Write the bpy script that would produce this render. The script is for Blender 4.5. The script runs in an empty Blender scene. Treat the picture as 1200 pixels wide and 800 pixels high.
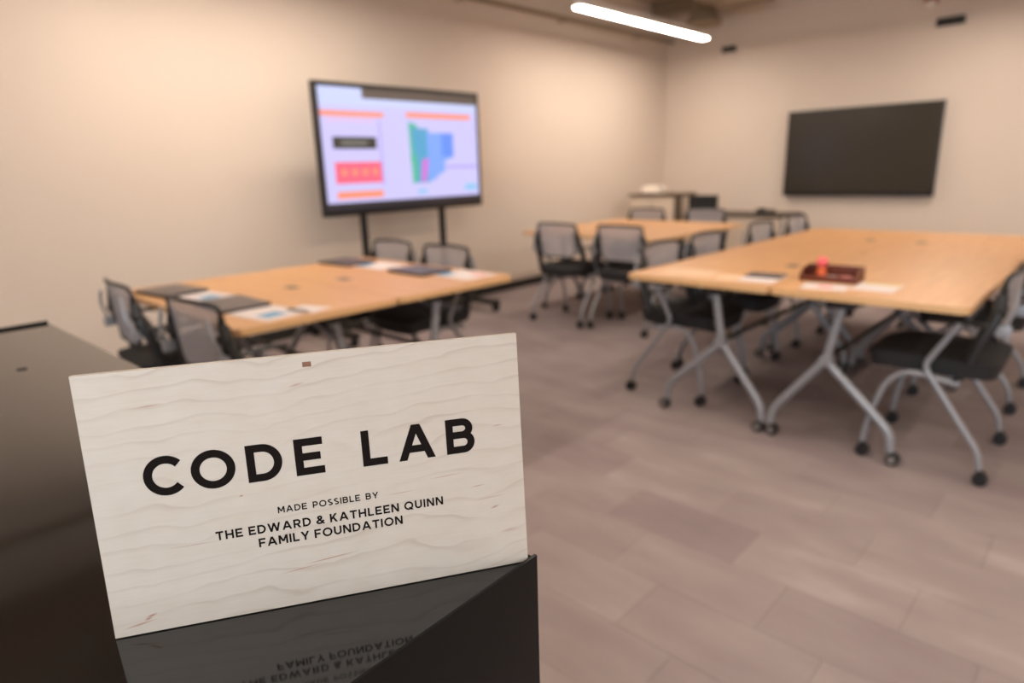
import bpy, bmesh, math, random
from mathutils import Vector, Matrix
random.seed(7)
SC = bpy.context.scene
COL = SC.collection
PI = math.pi

# ------------------------------------------------------------------ camera
CAM_Z = 1.3
RX = Vector((0.7259525876, 0.6870981029, -0.0298167331))     # image right
RD = Vector((0.1572207436, -0.2080054658, -0.9654094282))    # image down
RF = Vector((-0.6695330300, 0.6961536635, -0.2590281808))    # view direction
cd = bpy.data.cameras.new('camera')
cam = bpy.data.objects.new('camera', cd); COL.objects.link(cam)
M = Matrix((RX, -RD, -RF)).transposed().to_4x4()
M.translation = Vector((0, 0, CAM_Z))
cam.matrix_world = M
cd.sensor_width = 36.0; cd.lens = 752.7 * 36.0 / 1200.0
cd.clip_start = 0.02; cd.clip_end = 60
cd.dof.use_dof = True; cd.dof.focus_distance = 0.475; cd.dof.aperture_fstop = 3.9
SC.camera = cam
# ------------------------------------------------------------------ world, exposure
w = bpy.data.worlds.new('world'); SC.world = w; w.use_nodes = True
w.node_tree.nodes['Background'].inputs[0].default_value = (1.0, 0.86, 0.72, 1)
w.node_tree.nodes['Background'].inputs[1].default_value = 0.02
SC.view_settings.view_transform = 'Standard'; SC.view_settings.look = 'None'
SC.view_settings.gamma = 1.0; SC.view_settings.use_curve_mapping = False
SC.view_settings.exposure = 1.76
LAMP_POWER = 15.0
LAMP_COLOR = (1.0, 0.88, 0.77)

al = bpy.data.lights.new('daylight_fill', 'AREA'); al.shape = 'RECTANGLE'; al.size = 2.6; al.size_y = 1.9
al.energy = 58; al.color = (.74, .88, 1.0)
ao = bpy.data.objects.new('daylight_fill', al); COL.objects.link(ao)
ao.location = (1.5, -3.83, 1.55); ao.rotation_euler = (math.radians(-90), 0, PI)   # added cool fill light, placed at the made-up front window
# ------------------------------------------------------------------ materials
def newmat(name):
    m = bpy.data.materials.new(name); m.use_nodes = True
    nt = m.node_tree; b = nt.nodes['Principled BSDF']
    return m, nt, b
def srgb(r, g, b):
    f = lambda c: (c/255/12.92) if c/255 <= .04045 else ((c/255+.055)/1.055)**2.4
    return (f(r), f(g), f(b), 1)
def N(nt, t, **k):
    n = nt.nodes.new(t)
    for a, v in k.items(): setattr(n, a, v)
    return n
def plain(name, col, rough=.5, metal=0.0, var=.08, scale=30, bump=0.0, spec=.5, coat=0.0):
    """solid colour with a faint procedural variation and optional fine relief"""
    m, nt, b = newmat(name)
    tc = N(nt, 'ShaderNodeTexCoord'); no = N(nt, 'ShaderNodeTexNoise')
    no.inputs['Scale'].default_value = scale; no.inputs['Detail'].default_value = 3
    nt.links.new(tc.outputs['Object'], no.inputs['Vector'])
    mx = N(nt, 'ShaderNodeMixRGB'); mx.blend_type = 'MIX'
    mx.inputs[1].default_value = tuple(c*(1-var) for c in col[:3]) + (1,)
    mx.inputs[2].default_value = tuple(min(1, c*(1+var)) for c in col[:3]) + (1,)
    nt.links.new(no.outputs['Fac'], mx.inputs[0]); nt.links.new(mx.outputs[0], b.inputs['Base Color'])
    b.inputs['Roughness'].default_value = rough; b.inputs['Metallic'].default_value = metal
    b.inputs['Specular IOR Level'].default_value = spec
    b.inputs['Coat Weight'].default_value = coat
    if bump:
        bp = N(nt, 'ShaderNodeBump'); bp.inputs['Strength'].default_value = bump; bp.inputs['Distance'].default_value = .001
        nt.links.new(no.outputs['Fac'], bp.inputs['Height']); nt.links.new(bp.outputs[0], b.inputs['Normal'])
    return m
def emit(name, col, s):
    m, nt, b = newmat(name)
    b.inputs['Base Color'].default_value = (.02, .02, .02, 1)
    b.inputs['Emission Color'].default_value = col; b.inputs['Emission Strength'].default_value = s
    b.inputs['Roughness'].default_value = .3
    return m

WALL = plain('wall_paint', srgb(222, 206, 190), .85, var=.015, scale=2.5, bump=.1)
CEIL = plain('ceiling_paint', srgb(168, 150, 128), .9, var=.12, scale=3)
STEEL = plain('painted_ductwork', srgb(150, 134, 112), .7, var=.1, scale=4)
BASE = plain('black_rubber_base', srgb(34, 31, 28), .6)
TILES_BACK = plain('carpet_backing', srgb(120, 104, 98), .95)
BLACK = plain('black_plastic', srgb(26, 25, 25), .45)
SEATM = plain('black_seat_fabric', srgb(34, 33, 34), .75, scale=200, bump=.3, var=.2)
GREYTUBE = plain('grey_painted_tube', srgb(150, 150, 154), .38, metal=.35, var=.04)
CHROME = plain('caster_metal', srgb(190, 190, 190), .25, metal=.9)
DARKSTEEL = plain('dark_steel', srgb(40, 38, 36), .45, metal=.3)
BEZEL = plain('display_bezel', srgb(30, 29, 30), .35, var=.05)
BEZELB = plain('display_lower_bezel', srgb(52, 50, 60), .4, var=.05)
GLASSOFF = plain('dark_display_glass', srgb(56, 51, 43), .22, var=.03, scale=1)
PAPER = plain('white_paper', srgb(222, 210, 206), .7, var=.02)
CREAMP = plain('cream_paper', srgb(226, 190, 154), .7, var=.02)
BLUEP = plain('blue_print', srgb(95, 150, 185), .6)
PINKP = plain('pink_print', srgb(235, 150, 140), .6)
YELP = plain('yellow_print', srgb(220, 200, 110), .6)
SLATE = plain('slate_laptop_shell', srgb(92, 82, 80), .4, var=.05)
TRAYM = plain('dark_red_wood', srgb(98, 42, 24), .45, scale=12, var=.3)
PINKB = plain('pink_rubber', srgb(255, 105, 110), .4)
ORNG = plain('orange_plastic', srgb(235, 110, 60), .5)
CREAM = plain('cream_laminate', srgb(214, 196, 176), .5, var=.03)
BROWNTOP = plain('brown_laminate', srgb(105, 88, 72), .5)
DARKTOP = plain('dark_counter', srgb(78, 66, 56), .45)
WHITEP = plain('white_plastic', srgb(240, 228, 214), .5, var=.02)
REDP = plain('red_plastic', srgb(170, 60, 40), .5)
VENTM = plain('dark_louver', srgb(48, 42, 34), .6)

def wood_top():
    m, nt, b = newmat('maple_table_laminate')
    tc = N(nt, 'ShaderNodeTexCoord'); mp = N(nt, 'ShaderNodeMapping'); mp.inputs['Scale'].default_value = (26, 1.6, 1)
    nt.links.new(tc.outputs['Object'], mp.inputs[0])
    no = N(nt, 'ShaderNodeTexNoise'); no.inputs['Scale'].default_value = 1.5; no.inputs['Detail'].default_value = 6; no.inputs['Distortion'].default_value = .6
    nt.links.new(mp.outputs[0], no.inputs['Vector'])
    cr = N(nt, 'ShaderNodeValToRGB')
    cr.color_ramp.elements[0].position = .3; cr.color_ramp.elements[0].color = srgb(203, 149, 98)
    cr.color_ramp.elements[1].position = .75; cr.color_ramp.elements[1].color = srgb(219, 168, 114)
    nt.links.new(no.outputs['Fac'], cr.inputs[0]); nt.links.new(cr.outputs[0], b.inputs['Base Color'])
    b.inputs['Roughness'].default_value = .42
    return m
WOOD = wood_top()
WOODEDGE = plain('maple_edge_band', srgb(216, 172, 122), .5, scale=8, var=.06)

def mesh_fabric():
    m, nt, b = newmat('grey_mesh_fabric')
    tc = N(nt, 'ShaderNodeTexCoord'); vo = N(nt, 'ShaderNodeTexVoronoi'); vo.inputs['Scale'].default_value = 320
    nt.links.new(tc.outputs['Object'], vo.inputs['Vector'])
    tr = N(nt, 'ShaderNodeBsdfTransparent'); mx = N(nt, 'ShaderNodeMixShader')
    mr = N(nt, 'ShaderNodeMapRange'); mr.inputs[1].default_value = 0; mr.inputs[2].default_value = .9
    mr.inputs[3].default_value = .95; mr.inputs[4].default_value = .66
    nt.links.new(vo.outputs['Distance'], mr.inputs[0]); nt.links.new(mr.outputs[0], mx.inputs[0])
    b.inputs['Base Color'].default_value = srgb(168, 162, 164); b.inputs['Roughness'].default_value = .7
    out = nt.nodes['Material Output']
    nt.links.new(tr.outputs[0], mx.inputs[1]); nt.links.new(b.outputs[0], mx.inputs[2]); nt.links.new(mx.outputs[0], out.inputs['Surface'])
    return m
MESH = mesh_fabric()

def carpet():
    m, nt, b = newmat('carpet_tile_pile')
    oi = N(nt, 'ShaderNodeObjectInfo'); tc = N(nt, 'ShaderNodeTexCoord')
    mp = N(nt, 'ShaderNodeMapping'); mp.inputs['Scale'].default_value = (1.6, 4, 1)
    ge = N(nt, 'ShaderNodeNewGeometry'); nt.links.new(ge.outputs['Position'], mp.inputs[0])
    no = N(nt, 'ShaderNodeTexNoise'); no.inputs['Scale'].default_value = 1.6; no.inputs['Detail'].default_value = 5
    nt.links.new(mp.outputs[0], no.inputs['Vector'])
    cr = N(nt, 'ShaderNodeValToRGB')
    e = cr.color_ramp.elements
    e[0].position = 0; e[0].color = srgb(126, 113, 113); e[1].position = 1; e[1].color = srgb(178, 164, 160)
    x = e.new(.4); x.color = srgb(142, 127, 126); x = e.new(.75); x.color = srgb(156, 142, 138)
    ad = N(nt, 'ShaderNodeMath', operation='MULTIPLY_ADD'); ad.inputs[1].default_value = .85
    m2 = N(nt, 'ShaderNodeMath', operation='MULTIPLY'); m2.inputs[1].default_value = .30
    nt.links.new(oi.outputs['Random'], m2.inputs[0])
    nt.links.new(no.outputs['Fac'], ad.inputs[0]); nt.links.new(m2.outputs[0], ad.inputs[2])
    nt.links.new(ad.outputs[0], cr.inputs[0])
    pile = N(nt, 'ShaderNodeTexNoise'); pile.inputs['Scale'].default_value = 260; pile.inputs['Detail'].default_value = 2
    nt.links.new(ge.outputs['Position'], pile.inputs['Vector'])
    bp = N(nt, 'ShaderNodeBump'); bp.inputs['Strength'].default_value = .5; bp.inputs['Distance'].default_value = .003
    nt.links.new(pile.outputs['Fac'], bp.inputs['Height']); nt.links.new(bp.outputs[0], b.inputs['Normal'])
    nt.links.new(cr.outputs[0], b.inputs['Base Color']); b.inputs['Roughness'].default_value = .95
    b.inputs['Specular IOR Level'].default_value = .15
    return m
CARPET = carpet()

def gloss_black():
    m, nt, b = newmat('gloss_black_cabinet')
    tc = N(nt, 'ShaderNodeTexCoord'); no = N(nt, 'ShaderNodeTexNoise'); no.inputs['Scale'].default_value = 6; no.inputs['Detail'].default_value = 4
    nt.links.new(tc.outputs['Object'], no.inputs['Vector'])
    mr = N(nt, 'ShaderNodeMapRange'); mr.inputs[3].default_value = .04; mr.inputs[4].default_value = .10
    nt.links.new(no.outputs['Fac'], mr.inputs[0]); nt.links.new(mr.outputs[0], b.inputs['Roughness'])
    b.inputs['Base Color'].default_value = srgb(20, 20, 20)
    b.inputs['IOR'].default_value = 1.72
    # tiny dust specks
    vo = N(nt, 'ShaderNodeTexVoronoi'); vo.inputs['Scale'].default_value = 60; nt.links.new(tc.outputs['Object'], vo.inputs['Vector'])
    lt = N(nt, 'ShaderNodeMath', operation='LESS_THAN'); lt.inputs[1].default_value = .022; nt.links.new(vo.outputs['Distance'], lt.inputs[0])
    mx = N(nt, 'ShaderNodeMixRGB'); mx.inputs[1].default_value = srgb(20, 20, 20); mx.inputs[2].default_value = srgb(70, 68, 64)
    nt.links.new(lt.outputs[0], mx.inputs[0]); nt.links.new(mx.outputs[0], b.inputs['Base Color'])
    return m
GLOSS = gloss_black()
SATIN = plain('satin_black_side', srgb(12, 12, 12), .45, var=.1, scale=8, spec=.25)

def maple_plaque():
    """pale maple: wavy thin growth lines, soft tonal bands and a few reddish flecks. Object space: x along, z up"""
    m, nt, b = newmat('pale_maple_plaque')
    tc = N(nt, 'ShaderNodeTexCoord'); L = nt.links.new
    sep = N(nt, 'ShaderNodeSeparateXYZ'); L(tc.outputs['Object'], sep.inputs[0])
    mp = N(nt, 'ShaderNodeMapping'); mp.inputs['Scale'].default_value = (5, 1, 9); mp.inputs['Rotation'].default_value = (0, math.radians(-4), 0)
    L(tc.outputs['Object'], mp.inputs[0])
    wv = N(nt, 'ShaderNodeTexNoise'); wv.inputs['Scale'].default_value = 1.3; wv.inputs['Detail'].default_value = 3.5; wv.inputs['Roughness'].default_value = .5
    L(mp.outputs[0], wv.inputs['Vector'])
    # contour lines of  z*k + noise
    a = N(nt, 'ShaderNodeMath', operation='MULTIPLY'); a.inputs[1].default_value = 72; L(sep.outputs['Z'], a.inputs[0])
    a0 = N(nt, 'ShaderNodeMath', operation='MULTIPLY_ADD'); a0.inputs[1].default_value = -5.0; L(sep.outputs['X'], a0.inputs[0]); L(a.outputs[0], a0.inputs[2])
    a2 = N(nt, 'ShaderNodeMath', operation='MULTIPLY_ADD'); a2.inputs[1].default_value = 5.0; L(wv.outputs['Fac'], a2.inputs[0]); L(a0.outputs[0], a2.inputs[2])
    fr = N(nt, 'ShaderNodeMath', operation='FRACT'); L(a2.outputs[0], fr.inputs[0])
    cr = N(nt, 'ShaderNodeValToRGB'); e = cr.color_ramp.elements
    e[0].position = 0; e[0].color = (1, 1, 1, 1); e[1].position = 1; e[1].color = (.93, .93, .93, 1)
    x = e.new(.72); x.color = (.97, .97, .97, 1); x = e.new(.94); x.color = (.76, .76, .76, 1)
    L(fr.outputs[0], cr.inputs[0])
    # lines fade in and out
    pn = N(nt, 'ShaderNodeTexNoise'); pn.inputs['Scale'].default_value = 14; L(tc.outputs['Object'], pn.inputs['Vector'])
    pr = N(nt, 'ShaderNodeMapRange'); pr.inputs[1].default_value = .35; pr.inputs[2].default_value = .65; pr.inputs[3].default_value = .05; pr.inputs[4].default_value = 1
    L(pn.outputs['Fac'], pr.inputs[0])
    inv = N(nt, 'ShaderNodeMath', operation='SUBTRACT'); inv.inputs[0].default_value = 1; L(cr.outputs[0], inv.inputs[1])
    ln = N(nt, 'ShaderNodeMath', operation='MULTIPLY'); L(inv.outputs[0], ln.inputs[0]); L(pr.outputs[0], ln.inputs[1])
    base = N(nt, 'ShaderNodeMixRGB'); base.inputs[1].default_value = srgb(182, 171, 158); base.inputs[2].default_value = srgb(192, 183, 174)
    bn = N(nt, 'ShaderNodeTexNoise'); bn.inputs['Scale'].default_value = 9; bn.inputs['Detail'].default_value = 2; L(mp.outputs[0], bn.inputs['Vector'])
    L(bn.outputs['Fac'], base.inputs[0])
    mix = N(nt, 'ShaderNodeMixRGB'); mix.inputs[2].default_value = srgb(128, 92, 76)
    L(base.outputs[0], mix.inputs[1]); L(ln.outputs[0], mix.inputs[0])
    # fine fibres
    fm = N(nt, 'ShaderNodeMapping'); fm.inputs['Scale'].default_value = (30, 1, 600); L(tc.outputs['Object'], fm.inputs[0])
    fn = N(nt, 'ShaderNodeTexNoise'); fn.inputs['Scale'].default_value = 1; fn.inputs['Detail'].default_value = 2; L(fm.outputs[0], fn.inputs['Vector'])
    fb = N(nt, 'ShaderNodeMixRGB'); fb.blend_type = 'MULTIPLY'; fb.inputs[0].default_value = .25
    L(mix.outputs[0], fb.inputs[1])
    fr2 = N(nt, 'ShaderNodeMapRange'); fr2.inputs[3].default_value = .75; fr2.inputs[4].default_value = 1.1; L(fn.outputs['Fac'], fr2.inputs[0])
    L(fr2.outputs[0], fb.inputs[2])
    cur = fb.outputs[0]
    # mineral flecks (u, v, half length, half width, tilt, strength)
    flecks = [(.043, .1634, .010, .0007, 4, .55), (.1386, .167, .006, .0010, 12, .45), (.0169, .0075, .011, .0009, 10, .6),
              (.0250, .0126, .004, .0010, 16, .8), (.0225, .0105, .003, .0008, 14, .8), (.150, .0325, .020, .0006, 5, .7), (.128, .028, .016, .0005, 6, .6), (.2644, .071, .006, .0006, 4, .5),
              (.2769, .0515, .004, .0009, 14, .7), (.274, .060, .014, .0004, 3, .5), (.0933, .091, .0016, .0006, 5, .95), (.205, .075, .012, .0004, 2, .5),
              (.060, .060, .020, .0004, 0, .4), (.283, .118, .004, .0006, 2, .5), (.288, .030, .008, .0016, 6, .35), (.10, .062, .006, .0007, 18, .3), (.24, .083, .014, .0005, 3, .45)]
    for (u, v, hl, hw, tilt, s) in flecks:
        t = math.radians(tilt)
        mm = N(nt, 'ShaderNodeMapping', vector_type='TEXTURE')
        mm.inputs['Location'].default_value = (u, 0, v); mm.inputs['Rotation'].default_value = (0, -t, 0); mm.inputs['Scale'].default_value = (hl, 1000, hw)
        L(tc.outputs['Object'], mm.inputs[0])
        ln_ = N(nt, 'ShaderNodeVectorMath', operation='LENGTH'); L(mm.outputs[0], ln_.inputs[0])
        mr = N(nt, 'ShaderNodeMapRange'); mr.inputs[1].default_value = 1.1; mr.inputs[2].default_value = .2; mr.inputs[3].default_value = 0; mr.inputs[4].default_value = s
        L(ln_.outputs['Value'], mr.inputs[0])
        mx = N(nt, 'ShaderNodeMixRGB'); mx.inputs[2].default_value = srgb(140, 84, 58)
        L(mr.outputs[0], mx.inputs[0]); L(cur, mx.inputs[1]); cur = mx.outputs[0]
    L(cur, b.inputs['Base Color']); b.inputs['Roughness'].default_value = .55; b.inputs['Specular IOR Level'].default_value = .3
    return m
MAPLE = maple_plaque()
INK = plain('burnt_black_lettering', srgb(22, 17, 15), .9, scale=400, var=.4, spec=.1)
SLOTM = plain('brown_inlay', srgb(120, 84, 66), .8, scale=300, var=.25)

# ------------------------------------------------------------------ mesh helpers
def link_mesh(name, bm, mat, parent=None, smooth=True, angle=40):
    me = bpy.data.meshes.new(name)
    bmesh.ops.recalc_face_normals(bm, faces=bm.faces)
    bm.to_mesh(me); bm.free()
    for mm in (mat if isinstance(mat, (list, tuple)) else [mat]): me.materials.append(mm)
    o = bpy.data.objects.new(name, me); COL.objects.link(o)
    if smooth:
        for p in me.polygons: p.use_smooth = True
        me.set_sharp_from_angle(angle=math.radians(angle))
    if parent: o.parent = parent
    return o
def box(bm, x0, x1, y0, y1, z0, z1, bev=0.0, mi=0, mat=None):
    r = bmesh.ops.create_cube(bm, size=1.0)
    vs = r['verts']
    for v in vs:
        v.co = Vector(((x0+x1)/2 + v.co.x*(x1-x0), (y0+y1)/2 + v.co.y*(y1-y0), (z0+z1)/2 + v.co.z*(z1-z0)))
    fs = set(f for v in vs for f in v.link_faces)
    for f in fs: f.material_index = mi
    if bev > 0:
        es = list(set(e for v in vs for e in v.link_edges))
        rr = bmesh.ops.bevel(bm, geom=es, offset=bev, segments=2, affect='EDGES', profile=.7)
        vs = None
    return vs
def boxobj(name, dims, mat, parent=None, bev=0.0):
    bm = bmesh.new(); box(bm, *dims, bev=bev); return link_mesh(name, bm, mat, parent)
def fillet(pts, r, n=5):
    pts = [Vector(p) for p in pts]; out = [pts[0]]
    for i in range(1, len(pts)-1):
        a, b, c = pts[i-1], pts[i], pts[i+1]
        d1 = min(r, (a-b).length*.45); d2 = min(r, (c-b).length*.45)
        p, q = b+(a-b).normalized()*d1, b+(c-b).normalized()*d2
        for k in range(n+1):
            t = k/n; out.append(p*(1-t)**2 + b*2*t*(1-t) + q*t*t)
    out.append(pts[-1]); return out
def tube(bm, pts, r, seg=10, fil=.04, flat=1.0, closed=False):
    P = fillet(pts, fil) if fil and not closed else [Vector(p) for p in pts]
    n = len(P); rings = []; prev = None
    for i, p in enumerate(P):
        if closed: t = (P[(i+1) % n]-P[i-1]).normalized()
        else: t = (P[min(i+1, n-1)]-P[max(i-1, 0)]).normalized()
        if prev is None:
            up = Vector((1, 0, 0)) if abs(t.x) < .9 else Vector((0, 1, 0))
            s = (up - t*up.dot(t)).normalized()
        else: s = (prev - t*prev.dot(t)).normalized()
        prev = s; q = t.cross(s)
        rings.append([bm.verts.new(p + s*math.cos(2*PI*k/seg)*r + q*math.sin(2*PI*k/seg)*r*flat) for k in range(seg)])
    m = n if closed else n-1
    for i in range(m):
        A, B = rings[i], rings[(i+1) % n]
        for k in range(seg): bm.faces.new((A[k], A[(k+1) % seg], B[(k+1) % seg], B[k]))
    if not closed:
        bm.faces.new(rings[0]); bm.faces.new(list(reversed(rings[-1])))
def cyl(bm, c, axis, r, h, seg=16, r2=None):
    c = Vector(c); axis = Vector(axis).normalized()
    rot = axis.to_track_quat('Z', 'Y').to_matrix().to_4x4()
    bmesh.ops.create_cone(bm, cap_ends=True, segments=seg, radius1=r, radius2=r if r2 is None else r2, depth=h, matrix=Matrix.Translation(c) @ rot)
def prism(bm, poly, axis, a, b):
    """extrude a closed 2D polygon; axis 'x': poly=(y,z)"""
    f = {'x': lambda u, v, w_: (w_, u, v), 'y': lambda u, v, w_: (u, w_, v), 'z': lambda u, v, w_: (u, v, w_)}[axis]
    A = [bm.verts.new(f(u, v, a)) for u, v in poly]; B = [bm.verts.new(f(u, v, b)) for u, v in poly]
    n = len(poly); bm.faces.new(A); bm.faces.new(list(reversed(B)))
    for i in range(n): bm.faces.new((A[i], B[i], B[(i+1) % n], A[(i+1) % n]))
def tag(o, label=None, cat=None, group=None, kind=None):
    if label: o['label'] = label
    if cat: o['category'] = cat
    if group: o['group'] = group
    if kind: o['kind'] = kind
    return o
def empty(name, loc, rz=0, label=None, cat=None, group=None):
    o = bpy.data.objects.new(name, None); COL.objects.link(o); o.empty_display_size = .1
    o.location = loc; o.rotation_euler = (0, 0, rz)
    return tag(o, label, cat, group)
def copy_tree(o, parent=None):
    c = o.copy(); COL.objects.link(c)
    if parent: c.parent = parent
    for ch in list(o.children): copy_tree(ch, c)
    return c
def struct(name, dims, mat, parent=None):
    o = boxobj(name, dims, mat, parent)
    if not parent: o['kind'] = 'structure'
    return o

# ------------------------------------------------------------------ room
XL, XR, YF, YB, ZC = -4.925, 3.3, -3.9, 8.33, 3.3
struct('wall_left', (XL-.12, XL, YF-.12, YB+.12, 0, ZC), WALL)
struct('wall_back', (XL, XR, YB, YB+.12, 0, ZC), WALL)
struct('wall_right', (XR, XR+.12, YF-.12, YB+.12, 0, ZC), WALL)
struct('wall_front', (XL, XR, YF-.12, YF, 0, ZC), WALL)
wn = struct('added_window', (.15, 2.85, YF, YF+.03, .55, 2.55), plain('added_window_glass', srgb(120, 130, 138), .1))  # unseen window, added to go with the cool fill light
for (a, b, c, d) in ((.10, 2.90, .50, .56), (.10, 2.90, 2.54, 2.60), (.10, .16, .56, 2.54), (2.84, 2.90, .56, 2.54), (1.47, 1.53, .56, 2.54)):
    boxobj('added_window_frame', (a, b, YF, YF+.05, c, d), BLACK, wn)
struct('ceiling', (XL-.12, XR+.12, YF-.12, YB+.12, ZC, ZC+.1), CEIL)
floor = struct('floor', (XL-.12, XR+.12, YF-.12, YB+.12, -.12, -.006), TILES_BACK)
struct('baseboard_left', (XL, XL+.012, YF, YB, 0, .09), BASE)
struct('baseboard_back', (XL+.012, XR-.012, YB-.012, YB, 0, .09), BASE)
struct('baseboard_right', (XR-.012, XR, YF, YB, 0, .09), BASE)
struct('baseboard_front', (XL+.012, XR-.012, YF, YF+.012, 0, .09), BASE)

# carpet planks, 25 cm x 1 m, staggered; the ones the photo shows are single parts of the floor
TW, TL, G = .25, .5, .0006
tile_me = None
rest = bmesh.new()
def px(p):
    v = Vector(p) - Vector((0, 0, CAM_Z)); z = v.dot(RF)
    if z < .1: return None
    return 600 + 752.7*v.dot(RX)/z, 400 + 752.7*v.dot(RD)/z
cells = []
j = 0; y = YF
while y < YB - 1e-6:
    x = XL - (j*.19 % .5)
    while x < XR - 1e-6:
        x0, x1 = max(x, XL), min(x+TL, XR); y1 = min(y+TW, YB)
        if x1 - x0 > .02: cells.append((x0, x1, y, y1))
        x += TL
    y += TW; j += 1
full = []
for (x0, x1, y0, y1) in cells:
    seen = False
    for (a, b) in ((x0, y0), (x1, y0), (x0, y1), (x1, y1), ((x0+x1)/2, (y0+y1)/2)):
        q = px((a, b, 0))
        if q and -10 < q[0] < 1210 and 300 < q[1] < 830 and not (q[0] < 600 and q[1] > 420): seen = True
    if seen: full.append((x0, x1, y0, y1))
    else: box(rest, x0+G, x1-G, y0+G, y1-G, -.006, 0)
full.sort(key=lambda c: (c[0]+c[1])**2 + (c[2]+c[3])**2)
for c in full[295:]: box(rest, c[0]+G, c[1]-G, c[2]+G, c[3]-G, -.006, 0)
shared = {}
for c in full[:295]:
    k = (round(c[1]-c[0], 3), round(c[3]-c[2], 3))
    if k not in shared:
        bm = bmesh.new(); box(bm, -k[0]/2+G, k[0]/2-G, -k[1]/2+G, k[1]/2-G, -.006, 0)
        o = link_mesh('carpet_tile', bm, CARPET, floor, smooth=False); shared[k] = o.data
    else:
        o = bpy.data.objects.new('carpet_tile', shared[k]); COL.objects.link(o); o.parent = floor
    o.location = ((c[0]+c[1])/2, (c[2]+c[3])/2, 0)
r_ = link_mesh('carpet_tile_field', rest, CARPET, floor, smooth=False); r_['kind'] = 'stuff'

# ------------------------------------------------------------------ ceiling services
o = bmesh.new(); tube(o, [(XL+.10, YF+.05, 2.87), (XL+.10, YB-.02, 2.87)], .022, 10, 0)
for yy in (0, 1.5, 3, 4.5, 6, 7.5): box(o, XL+.001, XL+.12, yy-.015, yy+.015, 2.84, 2.85)
tag(link_mesh('conduit', o, STEEL), 'long tan painted conduit running along the top of the left wall', 'conduit')
t = empty('air_duct', (-3.45, 0, 0), 0, 'tan rectangular air duct under the ceiling above the pendant lamp near the left wall', 'duct')
boxobj('duct_body', (-.28, .28, YF+.02, 7.55, 2.98, 3.26), STEEL, t, .01)
for yy in (-1, .5, 2, 3.5, 5, 6.5, 7.45):
    boxobj('duct_flange', (-.31, .31, yy-.02, yy+.02, 2.96, 3.28), STEEL, t)
o = bmesh.new()
box(o, XL+.01, XR-.01, 7.86, 7.98, 3.12, 3.135); box(o, XL+.01, XR-.01, 7.86, 7.98, 3.285, 3.30); box(o, XL+.01, XR-.01, 7.913, 7.927, 3.13, 3.29)
tag(link_mesh('ceiling_beam', o, STEEL), 'tan steel I-beam crossing under the ceiling close to the back wall', 'beam')
t = empty('air_diffuser', (-4.18, 7.9, 2.90), 0, 'tan round duct boot hanging under the ceiling near the back left corner', 'diffuser')
o = bmesh.new(); cyl(o, (0, 0, .30), (0, 0, 1), .14, .20, 20); link_mesh('collar', o, STEEL, t)
o = bmesh.new(); cyl(o, (0, 0, .12), (0, 0, 1), .22, .16, 20, .14); link_mesh('cone', o, STEEL, t)

# pendant lamps (direct light only: the tops are opaque housings)
LENS = emit('lamp_diffuser', LAMP_COLOR + (1,), LAMP_POWER)
HOUSING = plain('lamp_housing', srgb(235, 230, 222), .5, var=.02)
def capsule(hw, hl, n=8):
    pts = [(hw*math.cos(a), hl-hw + hw*math.sin(a)) for a in [PI*k/n for k in range(n+1)]]
    pts += [(-hw*math.cos(a), -(hl-hw) - hw*math.sin(a)) for a in [PI*k/n for k in range(n+1)]]
    return pts
def lamp():
    t = empty('pendant_lamp', (0, 0, 0))
    bm = bmesh.new(); f = bm.faces.new([bm.verts.new((x, y, 0)) for x, y in capsule(.055, 1.23)])
    link_mesh('diffuser', bm, LENS, t, smooth=False)
    for p in t.children[0].data.polygons: pass
    bm = bmesh.new(); prism(bm, capsule(.058, 1.233), 'z', .004, .07); link_mesh('housing', bm, HOUSING, t)
    for s in (-.9, .9):
        bm = bmesh.new(); tube(bm, [(0, s, .06), (0, s, ZC-2.7)], .0025, 6, 0); link_mesh('suspension_cable', bm, STEEL, t)
    return t
L0 = lamp()
lspots = [(-3.95, 6.31, 'long white linear pendant lamp hanging near the left wall, farther from the display stand'),
          (-3.95, 2.12, 'long white linear pendant lamp hanging over the left table beside the left wall'),
          (-1.20, 6.31, 'long white linear pendant lamp over the far half of the long right table'),
          (-1.20, 2.12, 'added unseen linear pendant lamp over the open carpet before the right table'),  # from here down: unseen lamps added to light the room
          (1.55, 6.31, 'added unseen linear pendant lamp in the far right corner of the room'),
          (-1.20, -2.07, 'added unseen linear pendant lamp in the middle row at the window end of the room'),  # this row behind the camera is added for more fill
          (1.55, -2.07, 'added unseen linear pendant lamp right in front of the added window'),
          (1.55, 2.12, 'added unseen linear pendant lamp on the near right side of the room')]
for i, (x, y, lb) in enumerate(lspots):
    t = L0 if i == 0 else copy_tree(L0)
    t.location = (x, y, 2.70); tag(t, lb, 'lamp', 'pendant lamps')

# wall fixtures on the back wall
def louver(x, z, wd, h, lb):
    t = empty('wall_vent', (x, YB, z), 0, lb, 'vent', 'vents high on the back wall')
    boxobj('vent_frame', (-wd/2, wd/2, -.03, 0, -h/2, h/2), VENTM, t, .004)
    for k in range(3):
        zz = -h/2 + h*(k+.75)/3.5
        boxobj('vent_slat', (-wd/2+.012, wd/2-.012, -.038, -.03, zz-.006, zz+.006), DARKSTEEL, t)
louver(-4.03, 2.68, .18, .07, 'smaller dark wall vent, the one high near the back left corner')
louver(-1.65, 2.625, .25, .08, 'wider dark wall vent high above the wall display on the back wall')
t = empty('alarm_strobe', (-1.845, YB, 2.845), 0, 'small red and white alarm strobe high on the back wall', 'alarm')
boxobj('strobe_body', (-.06, .06, -.05, 0, -.02, .10), REDP, t, .006)
bm = bmesh.new(); bmesh.ops.create_uvsphere(bm, u_segments=14, v_segments=8, radius=.055)
for v in bm.verts: v.co = Vector((v.co.x, -.06+v.co.y*.6, -.035+v.co.z*.8))
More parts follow.
